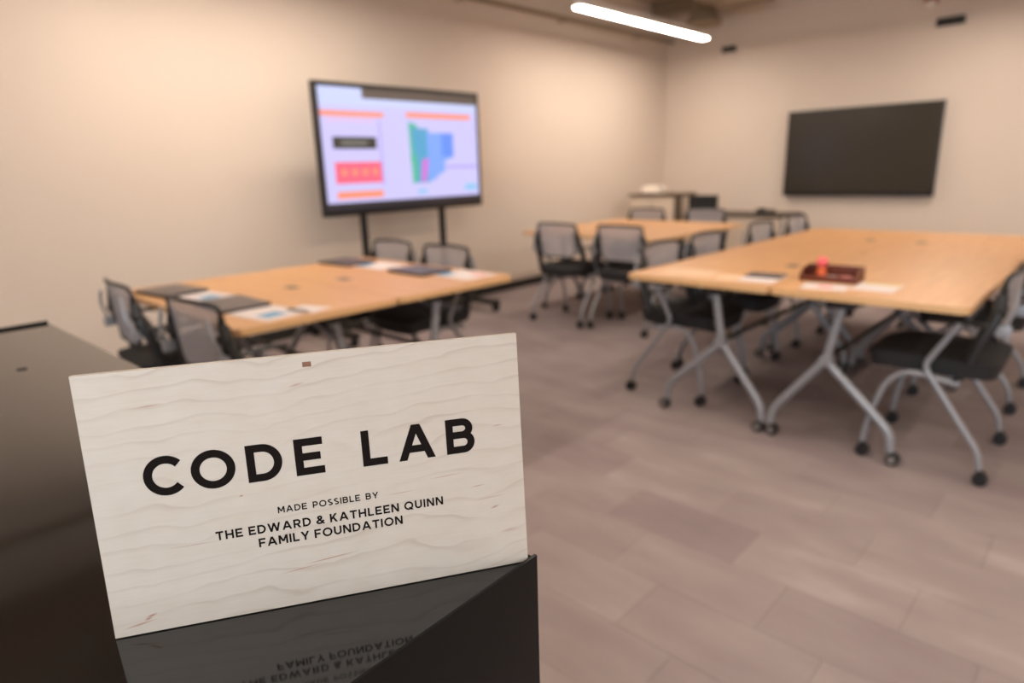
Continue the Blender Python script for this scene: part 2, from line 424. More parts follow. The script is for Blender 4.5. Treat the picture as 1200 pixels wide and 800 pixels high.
link_mesh('strobe_lens', bm, WHITEP, t)

# ------------------------------------------------------------------ display on the back wall
xa, xb, z0, z1 = -3.185, -1.585, .882, 1.862
t = empty('wall_display', ((xa+xb)/2, YB, 0), 0, 'large switched-off black flat display mounted on the back wall', 'display')
hx = (xb-xa)/2
boxobj('display_body', (-hx, hx, -.10, -.04, z0, z1), BEZEL, t, .006)
boxobj('display_panel', (-hx+.02, hx-.02, -.1025, -.099, z0+.045, z1-.02), GLASSOFF, t)
boxobj('wall_bracket', (-.4, .4, -.04, 0, z0+.25, z1-.25), DARKSTEEL, t)

# ------------------------------------------------------------------ display on the stand (left wall)
t = empty('display_stand', (-4.62, 3.42, 0), 0, 'black rolling stand with two posts carrying the lit display by the left wall', 'stand')
for s in (-.415, .415):
    o = boxobj('post', (.08, .125, s-.022, s+.022, .07, 1.8), BLACK, t, .004)
for s in (-.78, .78):
    f_ = boxobj('foot_bar', (-.24, .42, s-.03, s+.03, .065, .11), BLACK, t, .006)
    for xx in (-.20, .38):
        bm = bmesh.new(); cyl(bm, (xx, s-.016, .032), (0, 1, 0), .032, .014, 16); cyl(bm, (xx, s+.016, .032), (0, 1, 0), .032, .014, 16)
        box(bm, xx-.012, xx+.012, s-.010, s+.010, .03, .07); link_mesh('caster', bm, BLACK, f_)
boxobj('cross_bar', (.075, .13, -.78, .78, .07, .12), BLACK, t, .006)
boxobj('mount_plate', (.125, .135, -.45, .45, 1.25, 1.72), BLACK, t)

ZT0, ZT1, YT0, YT1 = .985, 1.965, 2.612, 4.262
t = empty('touch_display', (-4.47, (YT0+YT1)/2, 0), 0, 'large lit display showing coloured code blocks on a rolling stand', 'display')
hy = (YT1-YT0)/2
boxobj('display_body', (-.012, .04, -hy, hy, ZT0, ZT1), BEZEL, t, .008)
boxobj('lower_bezel', (.035, .049, -hy+.01, hy-.01, ZT0+.035, ZT0+.095), BEZELB, t, .003)
# the lit picture: flat areas of colour on the glass; u to the right as seen, v downwards
SW0, SW1, SZ1, SZ0 = -hy+.035, hy-.035, ZT1-.035, ZT0+.10
scr_mats = []
def smat(name, rgb, s=0.31):
    scr_mats.append(emit('screen_'+name, srgb(*rgb), s)); return len(scr_mats)-1
m_bg = smat('lavender', (208, 202, 252)); m_bg2 = smat('pale_blue', (205, 214, 255)); m_tab = smat('tab_bar', (92, 76, 66)); m_or = smat('orange', (255, 150, 118))
m_bk = smat('dark', (52, 48, 40)); m_rd = smat('red', (252, 104, 132)); m_te = smat('teal', (84, 166, 208)); m_gr = smat('green', (88, 188, 160))
m_bl = smat('blue', (104, 148, 252)); m_b2 = smat('soft_blue', (130, 170, 252)); m_mg = smat('magenta', (214, 120, 220)); m_pu = smat('violet', (178, 160, 240)); m_cy = smat('cyan', (140, 200, 240))
m_pk = smat('rose', (240, 190, 225)); m_gy = smat('grey', (120, 118, 112))
bm = bmesh.new(); lay = [0]
def sq(u0, u1, v0, v1, mi, lift=1):
    X = .0402 + .0004*lift
    Y0, Y1 = SW0+(SW1-SW0)*u0, SW0+(SW1-SW0)*u1; Za, Zb = SZ1-(SZ1-SZ0)*v0, SZ1-(SZ1-SZ0)*v1
    f = bm.faces.new([bm.verts.new(p) for p in ((X, Y0, Zb), (X, Y1, Zb), (X, Y1, Za), (X, Y0, Za))]); f.material_index = mi
def poly(pts, mi, lift=2):
    X = .0402 + .0004*lift
    f = bm.faces.new([bm.verts.new((X, SW0+(SW1-SW0)*u, SZ1-(SZ1-SZ0)*v)) for u, v in pts]); f.material_index = mi
sq(0, 1, 0, 1, m_bg)
sq(.24, 1, 0, .085, m_tab, 2); sq(0, .24, 0, .085, m_bg2, 2)
sq(0, 1, .085, .15, m_bg2, 2)
sq(0, .36, .20, .245, m_or, 3); sq(.50, .95, .185, .235, m_or, 3)
sq(.03, .30, .265, .285, m_pk, 3); sq(.325, .335, .27, .86, m_pu, 3)
sq(.055, .305, .42, .525, m_bk, 4); sq(.10, .25, .455, .49, m_gy, 5)
sq(.055, .325, .64, .83, m_rd, 4)
for k in range(4): sq(.09+.06*k, .12+.06*k, .70, .76, m_or, 5)
sq(.055, .325, .90, .965, m_or, 4)
poly([(.51, .27), (.57, .30), (.57, .84), (.52, .86)], m_gr, 3)
poly([(.53, .33), (.64, .33), (.64, .85), (.55, .85)], m_te, 4)
poly([(.63, .37), (.81, .37), (.81, .61), (.75, .64), (.75, .74), (.70, .78), (.67, .83), (.63, .83)], m_b2, 5)
poly([(.73, .37), (.815, .37), (.815, .60), (.73, .60)], m_bl, 6)
poly([(.59, .63), (.635, .61), (.625, .72), (.61, .84), (.575, .84)], m_mg, 7)
poly([(.51, .60), (.555, .58), (.56, .80), (.53, .84)], m_gr, 5)
sq(.76, .99, .69, .715, m_pu, 4); sq(.55, .61, .915, .955, m_cy, 4); sq(.89, .985, .885, .945, m_cy, 4)
link_mesh('lit_picture', bm, scr_mats, t, smooth=False)

# ------------------------------------------------------------------ tables
TBL_L, TBL_W = 1.43, .77        # long side local Y, short side local X
def make_table():
    """local: long axis Y, centre at origin; leg planes are offset to +X (the seam side)"""
    t = empty('folding_table', (0, 0, 0))
    bm = bmesh.new()
    hw, hl, r = TBL_W/2-.0015, TBL_L/2-.0015, .035
    pts = []
    for cx, cy, a0 in ((hw-r, hl-r, 0), (-hw+r, hl-r, PI/2), (-hw+r, -hl+r, PI), (hw-r, -hl+r, 3*PI/2)):
        for k in range(6):
            a = a0 + PI/2*k/5; pts.append((cx+r*math.cos(a), cy+r*math.sin(a)))
    prism(bm, pts, 'z', .7125, .74); tp = link_mesh('tabletop', bm, WOOD, t)
    bm = bmesh.new()
    ring = [(x*1.0012, y*1.0012, .7262) for x, y in pts]
    n = len(ring); A = [bm.verts.new((x, y, .712)) for x, y, z in ring]; B = [bm.verts.new((x, y, .7398)) for x, y, z in ring]
    for i in range(n): bm.faces.new((A[i], A[(i+1) % n], B[(i+1) % n], B[i]))
    link_mesh('edge_band', bm, WOODEDGE, tp)
    bm = bmesh.new()
    box(bm, .02, .13, -hl+.14, hl-.14, .672, .7115)
    link_mesh('under_rail', bm, BLACK, t)
    bm = bmesh.new(); box(bm, .20, .26, -.05, .05, .7390, .7406, bev=.001); link_mesh('cable_port', bm, BROWNTOP, t)
    for s in (-1, 1):
        yy = s*(hl-.09)
        lg = bmesh.new()
        tube(lg, [(.085, yy, .70), (.135, yy, .42), (-.155, yy, .145), (-.165, yy, .06)], .020, 10, .05)
        tube(lg, [(.13, yy, .43), (.355, yy, .135), (.363, yy, .06)], .020, 10, .05)
        cyl(lg, (.13, yy, .425), (0, 1, 0), .028, .05, 14)
        lo = link_mesh('leg', lg, GREYTUBE, t)
        for xx in (-.165, .363):
            bm = bmesh.new()
            for q in (-.014, .014): cyl(bm, (xx-.012, yy+q, .027), (0, 1, 0), .027, .016, 16)
            link_mesh('caster', bm, BLACK, lo)
            bm = bmesh.new(); cyl(bm, (xx-.012, yy, .029), (0, 1, 0), .016, .050, 12); box(bm, xx-.012, xx+.010, yy-.006, yy+.006, .03, .062)
            link_mesh('caster_hub', bm, CHROME, lo)
        bm = bmesh.new(); tube(bm, [(.11, yy-s*.02, .60), (.09, yy-s*.30, .69)], .009, 8, 0); link_mesh('fold_brace', bm, BLACK, t)
        bm = bmesh.new(); box(bm, .03, .15, yy-.03, yy+.03, .668, .712, bev=.004); link_mesh('leg_bracket', bm, BLACK, t)
    bm = bmesh.new(); tube(bm, [(.13, -hl+.10, .43), (.13, hl-.10, .43)], .013, 8, 0); link_mesh('stretcher', bm, DARKSTEEL, t)
    return t
T0 = make_table()
SX = -1.155                     # seam of the right group
tspots = [
 (SX-TBL_W/2, 2.90+TBL_L/2, 0, 'maple folding table at the near left of the right table group, grey Y-shaped legs', 'tables pushed together on the right'),
 (SX+TBL_W/2, 2.90+TBL_L/2, PI, 'maple folding table at the near right of the right table group, under the black chair', 'tables pushed together on the right'),
 (SX-TBL_W/2, 2.90+TBL_L*1.5, 0, 'maple folding table at the far left of the right table group', 'tables pushed together on the right'),
 (SX+TBL_W/2, 2.90+TBL_L*1.5, PI, 'maple folding table at the far right of the right table group, before the wall display', 'tables pushed together on the right'),
 (-2.40-TBL_L/2, .985+TBL_W/2, PI/2, 'maple folding table on the left, the half nearer the wooden sign', 'tables pushed together on the left'),
 (-2.40-TBL_L/2, .985+TBL_W*1.5, -PI/2, 'maple folding table on the left, the half nearer the lit display', 'tables pushed together on the left'),
 (-2.64-TBL_L/2, 4.40+TBL_W/2, PI/2, 'maple folding table in the far group, the half behind the two black chairs', 'tables pushed together at the back'),
 (-2.64-TBL_L/2, 4.40+TBL_W*1.5, -PI/2, 'maple folding table in the far group, the half nearer the back wall', 'tables pushed together at the back')]
for i, (x, y, rz, lb, g) in enumerate(tspots):
    t = T0 if i == 0 else copy_tree(T0)
    t.location = (x, y, 0); t.rotation_euler = (0, 0, rz); tag(t, lb, 'table', g)

# ------------------------------------------------------------------ chairs
def make_chair():
    """nesting mesh-back chair facing +Y, origin on the floor at the middle of its footprint"""
    t = empty('nesting_chair', (0, 0, 0))
    # seat: dished cushion with rounded front
    bm = bmesh.new(); nx, ny = 14, 12; top = []; bot = []
    for i in range(nx+1):
        u = -1 + 2*i/nx; rt = []; rb = []
        for j in range(ny+1):
            v = -1 + 2*j/ny
            sx = .235*(1-.06*max(0, v)**2)
            k = (abs(u)**5 + abs(v)**5)
            cx, cy = u*sx, .025 + v*.248
            if abs(u) > .999 or abs(v) > .999: pass
            sq_ = max(abs(u), abs(v)); L5 = (abs(u)**6+abs(v)**6)**(1/6) or 1
            cx *= sq_/L5; cy = .025 + (cy-.025)*sq_/L5
            z = .508 - .010*(1-u*u) - .022*max(0, v-.5)**2*4*.6 - .016*sq_**8
            rt.append(bm.verts.new((cx, cy, z))); rb.append(bm.verts.new((cx*.93, .025+(cy-.025)*.93, z-.070-.022*(1-sq_**2))))
        top.append(rt); bot.append(rb)
    for i in range(nx):
        for j in range(ny):
            bm.faces.new((top[i][j], top[i+1][j], top[i+1][j+1], top[i][j+1]))
            bm.faces.new((bot[i][j], bot[i][j+1], bot[i+1][j+1], bot[i+1][j]))
    per = [(i, 0) for i in range(nx)] + [(nx, j) for j in range(ny)] + [(i, ny) for i in range(nx, 0, -1)] + [(0, j) for j in range(ny, 0, -1)]
    for a in range(len(per)):
        (i, j), (k, l) = per[a], per[(a+1) % len(per)]
        bm.faces.new((top[i][j], bot[i][j], bot[k][l], top[k][l]))
    link_mesh('seat', bm, SEATM, t, angle=70)
    # back: rounded ring frame, curved in plan, leaning slightly
    def bp(x, z): return Vector((x, -.205 - .10*(z-.60) + .9*x*x*.9, z))
    out = []
    hw_b, hw_t, zb, zt = .180, .208, .572, .850
    def corner(cx, cz, r, a0, n=5): return [(cx+r*math.cos(a0+PI/2*k/n), cz+r*math.sin(a0+PI/2*k/n)) for k in range(n+1)]
    loop = corner(hw_t-.035, zt-.035, .035, 0) + [(0, zt+.006)] + corner(-hw_t+.035, zt-.035, .035, PI/2) + corner(-hw_b+.06, zb+.06, .06, PI) + corner(hw_b-.06, zb+.06, .06, 3*PI/2)
    bm = bmesh.new(); tube(bm, [bp(x, z) for x, z in loop], .0092, 8, 0, closed=True)
    for s in (-1, 1): tube(bm, [bp(s*(hw_t-.002), zt-.05), bp(s*.197, .72), bp(s*(hw_b+.004), zb+.07)], .014, 8, .03)
    link_mesh('back_frame', bm, BLACK, t)
    bm = bmesh.new(); c = bm.verts.new(bp(0, .73))
    rings = [[bm.verts.new(bp(x*f, .73+(z-.73)*f)) for x, z in loop] for f in (.33, .66, 1.0)]
    n = len(loop)
    for k in range(n):
        bm.faces.new((c, rings[0][k], rings[0][(k+1) % n]))
        for a in (0, 1): bm.faces.new((rings[a][k], rings[a+1][k], rings[a+1][(k+1) % n], rings[a][(k+1) % n]))
    link_mesh('back_mesh', bm, MESH, t)
    for s in (-1, 1):
        # black bracket from the back frame down and forward to the seat, grey upright behind
        bm = bmesh.new()
        tube(bm, [(s*.200, -.185, .77), (s*.228, -.185, .69), (s*.242, -.150, .61), (s*.238, -.12, .49)], .023, 8, .05)
        tube(bm, [(s*.188, -.192, .72), (s*.238, -.19, .70)], .022, 8, 0)
        link_mesh('back_bracket', bm, BLACK, t)
        bm = bmesh.new()
        tube(bm, [(s*.185, -.232, .80), (s*.212, -.238, .73), (s*.228, -.212, .65)], .010, 8, .05, flat=.7)
        box(bm, s*.225-.012, s*.225+.012, -.235, -.185, .615, .66, bev=.004)
        link_mesh('back_upright', bm, GREYTUBE, t)
        bm = bmesh.new()
        tube(bm, [(s*.245, -.17, .655), (s*.255, -.06, .665), (s*.255, .035, .655)], .014, 8, .03, flat=.7)
        link_mesh('armrest', bm, BLACK, t)
        # rear leg tube: arm -> knee -> rear caster
        bm = bmesh.new()
        tube(bm, [(s*.255, -.073, .655), (s*.255, .030, .46), (s*.262, -.20, .135), (s*.262, -.213, .055)], .0125, 10, .035)
        lr = link_mesh('rear_leg', bm, GREYTUBE, t)
        bm = bmesh.new()
        tube(bm, [(s*.240, -.10, .40), (s*.245, .085, .427), (s*.245, .160, .37), (s*.248, .212, .198), (s*.248, .228, .055)], .0125, 10, .05)
        lf = link_mesh('front_leg', bm, GREYTUBE, t)
        for par, cx, cy in ((lr, s*.262, -.22), (lf, s*.248, .222)):
            bm = bmesh.new()
            for q in (-.013, .013): cyl(bm, (cx+q, cy, .027), (1, 0, 0), .027, .014, 16)
            box(bm, cx-.006, cx+.006, cy-.014, cy+.014, .03, .06); cyl(bm, (cx, cy+.004, .056), (0, 0, 1), .015, .02, 12)
            link_mesh('caster', bm, BLACK, par)
    bm = bmesh.new(); tube(bm, [(-.25, .03, .425), (.25, .03, .425)], .011, 8, 0); tube(bm, [(-.25, -.08, .41), (.25, -.08, .41)], .011, 8, 0)
    link_mesh('seat_support', bm, DARKSTEEL, t)
    return t
C0 = make_chair()
G1, G2, G3 = 'mesh-back chairs around the left tables', 'mesh-back chairs around the far tables', 'mesh-back chairs around the right tables'
# x, y of the footprint centre, heading of the seat (0 = faces +Y)
chairs = [
 (-.50, 3.27, PI/2, G3, 'black mesh-back nesting chair at the near right of the right tables, side on'),
 (-.52, 4.27, PI/2, G3, 'black mesh-back chair cut by the right photo edge, behind the nearest chair'),
 (-1.80, 3.38, -PI/2, G3, 'mesh-back chair tucked in at the near left corner of the right tables'),
 (-1.82, 3.98, -PI/2, G3, 'mesh-back chair on the left side of the right tables, second from the near end'),
 (-1.83, 4.86, -PI/2, G3, 'mesh-back chair on the left side of the right tables, third from the near end'),
 (-1.83, 5.58, -PI/2, G3, 'mesh-back chair on the left side of the right tables, farthest from the camera'),
 (-3.33, 1.06, math.radians(-3), G1, 'mesh-back chair at the left tables, the one nearer the left wall, back to the sign'),
 (-2.60, 1.10, math.radians(5), G1, 'mesh-back chair at the left tables, just behind the top edge of the wooden sign'),
 (-3.62, 2.42, PI, G1, 'mesh-back chair beyond the left tables, in front of the left display post'),
 (-3.04, 2.40, PI, G1, 'mesh-back chair beyond the left tables, in front of the right display post'),
 (-3.46, 4.37, 0, G2, 'black mesh-back chair at the far tables, the one nearer the left wall'),
 (-2.87, 4.42, 0, G2, 'black mesh-back chair at the far tables, the one nearer the right tables'),
 (-3.74, 5.82, PI, G2, 'mesh-back chair beyond the far tables, in front of the cream cabinet'),
 (-3.15, 5.98, PI, G2, 'mesh-back chair beyond the far tables, in front of the black monitor')]
for i, (x, y, rz, g, lb) in enumerate(chairs):
    t = C0 if i == 0 else copy_tree(C0)
    t.location = (x, y, 0); t.rotation_euler = (0, 0, rz); tag(t, lb, 'chair', g)

# ------------------------------------------------------------------ things lying on the tables
TT = .7432
def slab(name, quad, z, h, mat, label=None, cat=None, group=None, parent=None, bev=0):
    """flat thing whose outline is an oriented rectangle fitted to quad = (centre x, y, width, depth, angle deg)"""
    cx, cy, wd, dp, an = quad
    bm = bmesh.new(); box(bm, -wd/2, wd/2, -dp/2, dp/2, 0, h, bev=bev)
    o = link_mesh(name, bm, mat, parent, smooth=bev > 0)
    if parent is None: o.location = (cx, cy, z); o.rotation_euler = (0, 0, math.radians(an))
    else: o.location = (cx, cy, z); o.rotation_euler = (0, 0, math.radians(an))
    return tag(o, label, cat, group)
def laptop(x, y, an, lb):
    t = empty('laptop', (x, y, TT-.0025), math.radians(an), lb, 'laptop', 'closed laptops on the left tables')
    slab('laptop_base', (0, 0, .32, .22, 0), 0, .009, BLACK, parent=t, bev=.003)
    slab('laptop_lid', (0, 0, .32, .22, 0), .0095, .007, SLATE, parent=t, bev=.003)
laptop(-2.90, 1.19, 0, 'closed dark laptop on the left tables, right behind the chair by the sign')
laptop(-3.52, 1.15, 8, 'closed dark laptop on the left tables at the corner by the left wall')
laptop(-3.66, 2.28, 4, 'closed dark laptop at the far edge of the left tables, nearer the left wall')
laptop(-2.95, 2.31, 0, 'closed dark laptop at the far edge of the left tables, toward the right')
GP = 'worksheets on the left tables'
def sheet(x, y, wd, dp, an, lb, g, accents=(), z=None, m=None):
    o = slab('worksheet', (x, y, wd, dp, an), (TT-.0025) if z is None else z, .0015, m or PAPER, lb, 'paper', g)
    for (ax, ay, aw, ad, pm) in accents:
        a = slab('printed_patch', (ax, ay, aw, ad, 0), .0015, .0004, pm, parent=o)
    return o
sheet(-2.60, 1.215, .22, .29, -80, 'white worksheet with a blue patch beside the nearest laptop on the left tables', GP, ((.02, .05, .10, .09, BLUEP),))
sheet(-2.53, 1.36, .16, .12, 20, 'small white card at the near edge of the left tables behind the blue printed sheet', GP)
sheet(-3.235, 1.20, .20, .28, -80, 'white worksheet with a blue patch beside the laptop nearer the left wall', GP, ((0, .04, .09, .09, BLUEP),))
sheet(-3.36, 2.33, .28, .22, 0, 'white worksheet with a blue corner between the two far laptops', GP, ((-.09, -.05, .08, .09, BLUEP),))
sheet(-2.64, 2.38, .30, .22, -4, 'white worksheet at the far right corner of the left tables', GP, ((-.10, -.05, .08, .09, BLUEP), (.06, .05, .12, .04, PINKP)))
GR = 'papers on the right tables'
sheet(-1.66, 3.10, .28, .21, 8, 'cream worksheet at the near left corner of the right tables', GR, m=CREAMP)
sheet(-1.43, 3.06, .10, .18, 10, 'narrow cream worksheet strip beside the dark booklet', GR, m=CREAMP)
o = sheet(-1.28, 3.13, .18, .25, 4, 'white handout lying under the dark booklet on the right tables', GR)
b_ = slab('booklet', (-1.29, 3.20, .17, .13, 5), TT-.0010, .008, SLATE, 'dark grey booklet lying on the white handout at the right tables', 'booklet')
sheet(-.96, 3.055, .19, .14, 6, 'white handout with red print in front of the dark red tray', GR, ((0, .01, .06, .06, PINKP),))
sheet(-.775, 3.165, .17, .20, 0, 'white worksheet with a yellow strip right of the dark red tray', GR, ((0, .08, .15, .03, YELP),))
# open wooden tray with pieces and a pink ball
t = empty('craft_tray', (-1.0, 3.27, TT-.0025), math.radians(4), 'dark red wooden tray with raised end walls on the right tables', 'tray')
boxobj('tray_base', (-.125, .125, -.085, .085, 0, .008), TRAYM, t)
boxobj('tray_side', (-.125, .125, .077, .085, .008, .060), TRAYM, t, .002)
boxobj('tray_side', (-.125, .125, -.085, -.077, .008, .030), TRAYM, t, .002)
for s in (-1, 1):
    bm = bmesh.new(); prism(bm, [(-.077, .008), (.077, .008), (.077, .062), (-.04, .055), (-.077, .03)], 'x', s*.121-.004, s*.121+.004)
    link_mesh('tray_end', bm, TRAYM, t)
bm = bmesh.new(); bmesh.ops.create_uvsphere(bm, u_segments=18, v_segments=12, radius=.026)
for v in bm.verts: v.co.z = v.co.z*.95 + .026*.95
o = link_mesh('ball', bm, PINKB); o.location = (-1.055, 3.29, TT+.052)
tag(o, 'bright pink rubber ball sitting above the dark red tray', 'ball')
bm = bmesh.new(); cyl(bm, (0, 0, .0225), (0, 0, 1), .024, .045, 18, .020); o = link_mesh('cup', bm, ORNG); o.location = (-1.055, 3.29, TT+.0065)
tag(o, 'small orange cup inside the dark red tray, under the pink ball', 'cup')
for k, (x, y, a, m_, lb) in enumerate([(-1.00, 3.25, 15, PAPER, 'white folded card in the middle of the dark red tray'), (-.935, 3.27, -20, PINKP, 'pink folded card at the right end of the dark red tray')]):
    bm = bmesh.new(); box(bm, -.025, .025, -.018, .018, 0, .012, bev=.002); o = link_mesh('folded_card', bm, m_)
    o.location = (x, y, TT+.0058); o.rotation_euler = (0, 0, math.radians(a)); tag(o, lb, 'card')

# ------------------------------------------------------------------ far corner furniture
t = empty('storage_cabinet', (-4.31, 7.28, 0), 0, 'cream low cabinet with a brown top in the back left corner', 'cabinet')
boxobj('cabinet_body', (-.31, .31, -.24, .24, .06, .925), CREAM, t, .004)
boxobj('cabinet_top', (-.33, .33, -.27, .26, .925, .955), BROWNTOP, t, .004)
for s in (-1, 1):
    d_ = boxobj('door', (s*.155-.150, s*.155+.150, -.258, -.241, .09, .90), CREAM, t, .003)
    boxobj('handle', (s*.03-.006, s*.03+.006, -.275, -.258, .55, .67), CHROME, d_, .002)
boxobj('side_panel', (.311, .335, -.25, -.10, .02, .925), BROWNTOP, t, .003)
boxobj('plinth', (-.29, .29, -.21, .22, 0, .06), DARKSTEEL, t)
t = empty('printer', (-4.40, 7.24, .956), 0, 'small white desktop printer on top of the cream cabinet', 'printer')
boxobj('printer_body', (-.12, .12, -.12, .12, 0, .075), WHITEP, t, .012)
boxobj('paper_tray', (-.09, .09, -.18, -.12, .012, .022), WHITEP, t, .003)
boxobj('printer_lid', (-.10, .10, -.10, .10, .075, .092), WHITEP, t, .008)
t = empty('side_counter', (-3.27, 7.30, 0), 0, 'thin dark-topped side table between the cream cabinet and the back wall display', 'table')
boxobj('counter_top', (-.58, .58, -.30, .30, .710, .735), DARKTOP, t, .004)
boxobj('modesty_panel', (-.55, .55, -.285, -.27, .06, .709), CREAM, t)
for sx in (-1, 1):
    for sy in (-1, 1):
        boxobj('leg', (sx*.54-.02, sx*.54+.02, sy*.26-.02, sy*.26+.02, 0, .709), GREYTUBE, t, .003)
t = empty('monitor', (-3.66, 7.10, .7355), math.radians(4), 'small black monitor standing on the dark side table at the back', 'monitor')
bm = bmesh.new()
box(bm, -.175, .175, -.012, .012, .045, .205, bev=.004)
link_mesh('screen_body', bm, BLACK, t)
boxobj('stand_neck', (-.02, .02, -.006, .03, .005, .09), BLACK, t, .003); boxobj('stand_foot', (-.10, .10, -.07, .08, 0, .008), BLACK, t, .003)
t = empty('desk_phone', (-2.97, 7.22, .7355), 0, 'small dark desk phone on the right end of the dark side table', 'phone')
bm = bmesh.new(); prism(bm, [(-.09, 0), (.09, 0), (.09, .045), (-.09, .015)], 'x', -.08, .08); link_mesh('phone_base', bm, DARKSTEEL, t)
boxobj('handset', (-.075, -.035, -.085, .085, .035, .058), BLACK, t, .008)

# ------------------------------------------------------------------ black cabinet in the foreground
CT = .99
BX, BY = -.3101, .3450
CW, CDp = 1.46, .60
t = empty('black_cabinet', (BX, BY, 0), math.radians(1.6), 'glossy black cabinet in the foreground carrying the wooden sign', 'cabinet')
boxobj('cabinet_body', (-CW+.002, -.002, -CDp+.002, -.002, .05, CT-.020), SATIN, t, .001)
boxobj('cabinet_top', (-CW, -.0035, -CDp, 0, CT-.0195, CT), GLOSS, t)
bm = bmesh.new(); box(bm, -.0034, -.0005, -CDp, 0, CT-.30, CT+.0038, bev=.0005); link_mesh('edge_lip', bm, SATIN, t)
bm = bmesh.new(); box(bm, -CW-.004, -CW-.0002, -CDp, 0, CT-.30, CT+.006, bev=.0008); link_mesh('edge_lip', bm, SATIN, t)
for k in range(2):
    a, b = -CW+.01+k*(CW-.02)/2, -CW+.01+(k+1)*(CW-.02)/2
    d_ = boxobj('door', (a+.002, b-.002, -CDp-.018, -CDp, .07, CT-.03), SATIN, t, .002)
    hx_ = b-.05 if k == 0 else a+.05
    boxobj('handle', (hx_-.005, hx_+.005, -CDp-.04, -CDp-.018, .55, .70), CHROME, d_, .002)
bm = bmesh.new(); cyl(bm, (-1.05, -.134, CT+.0004), (0, 0, 1), .008, .0012, 16); link_mesh('hole_cap', bm, SATIN, t)
boxobj('plinth', (-CW+.03, -.03, -CDp+.04, -.03, 0, .05), SATIN, t)

# ------------------------------------------------------------------ the wooden sign
p0 = Vector((-.470, .079, CT+.0008)); p1 = Vector((-.312, .340, CT+.0008))
ux = (p1-p0).normalized(); n0 = Vector((-ux.y, ux.x, 0)); LEAN = math.radians(5)
up = Vector((0, 0, math.cos(LEAN))) + n0*math.sin(LEAN)
MT = Matrix((ux, up.cross(ux), up)).transposed().to_4x4()
MT.translation = p0
PW, PH, PT = .3018, .1885, .0055
sign = bpy.data.objects.new('wooden_sign', None); COL.objects.link(sign); sign.empty_display_size = .05
sign.matrix_world = MT
tag(sign, 'pale maple sign plaque with black lettering standing on the glossy black cabinet', 'sign')
# local: x along the sign, y into the board (front face at y=0 facing -y), z up
bm = bmesh.new(); box(bm, 0, PW, 0, PT, 0, PH, bev=.0004); link_mesh('board', bm, MAPLE, sign)
bm = bmesh.new(); box(bm, .1443, .1502, -.0003, .0006, .1792, .1828, bev=.0002); link_mesh('square_inlay', bm, SLOTM, sign)

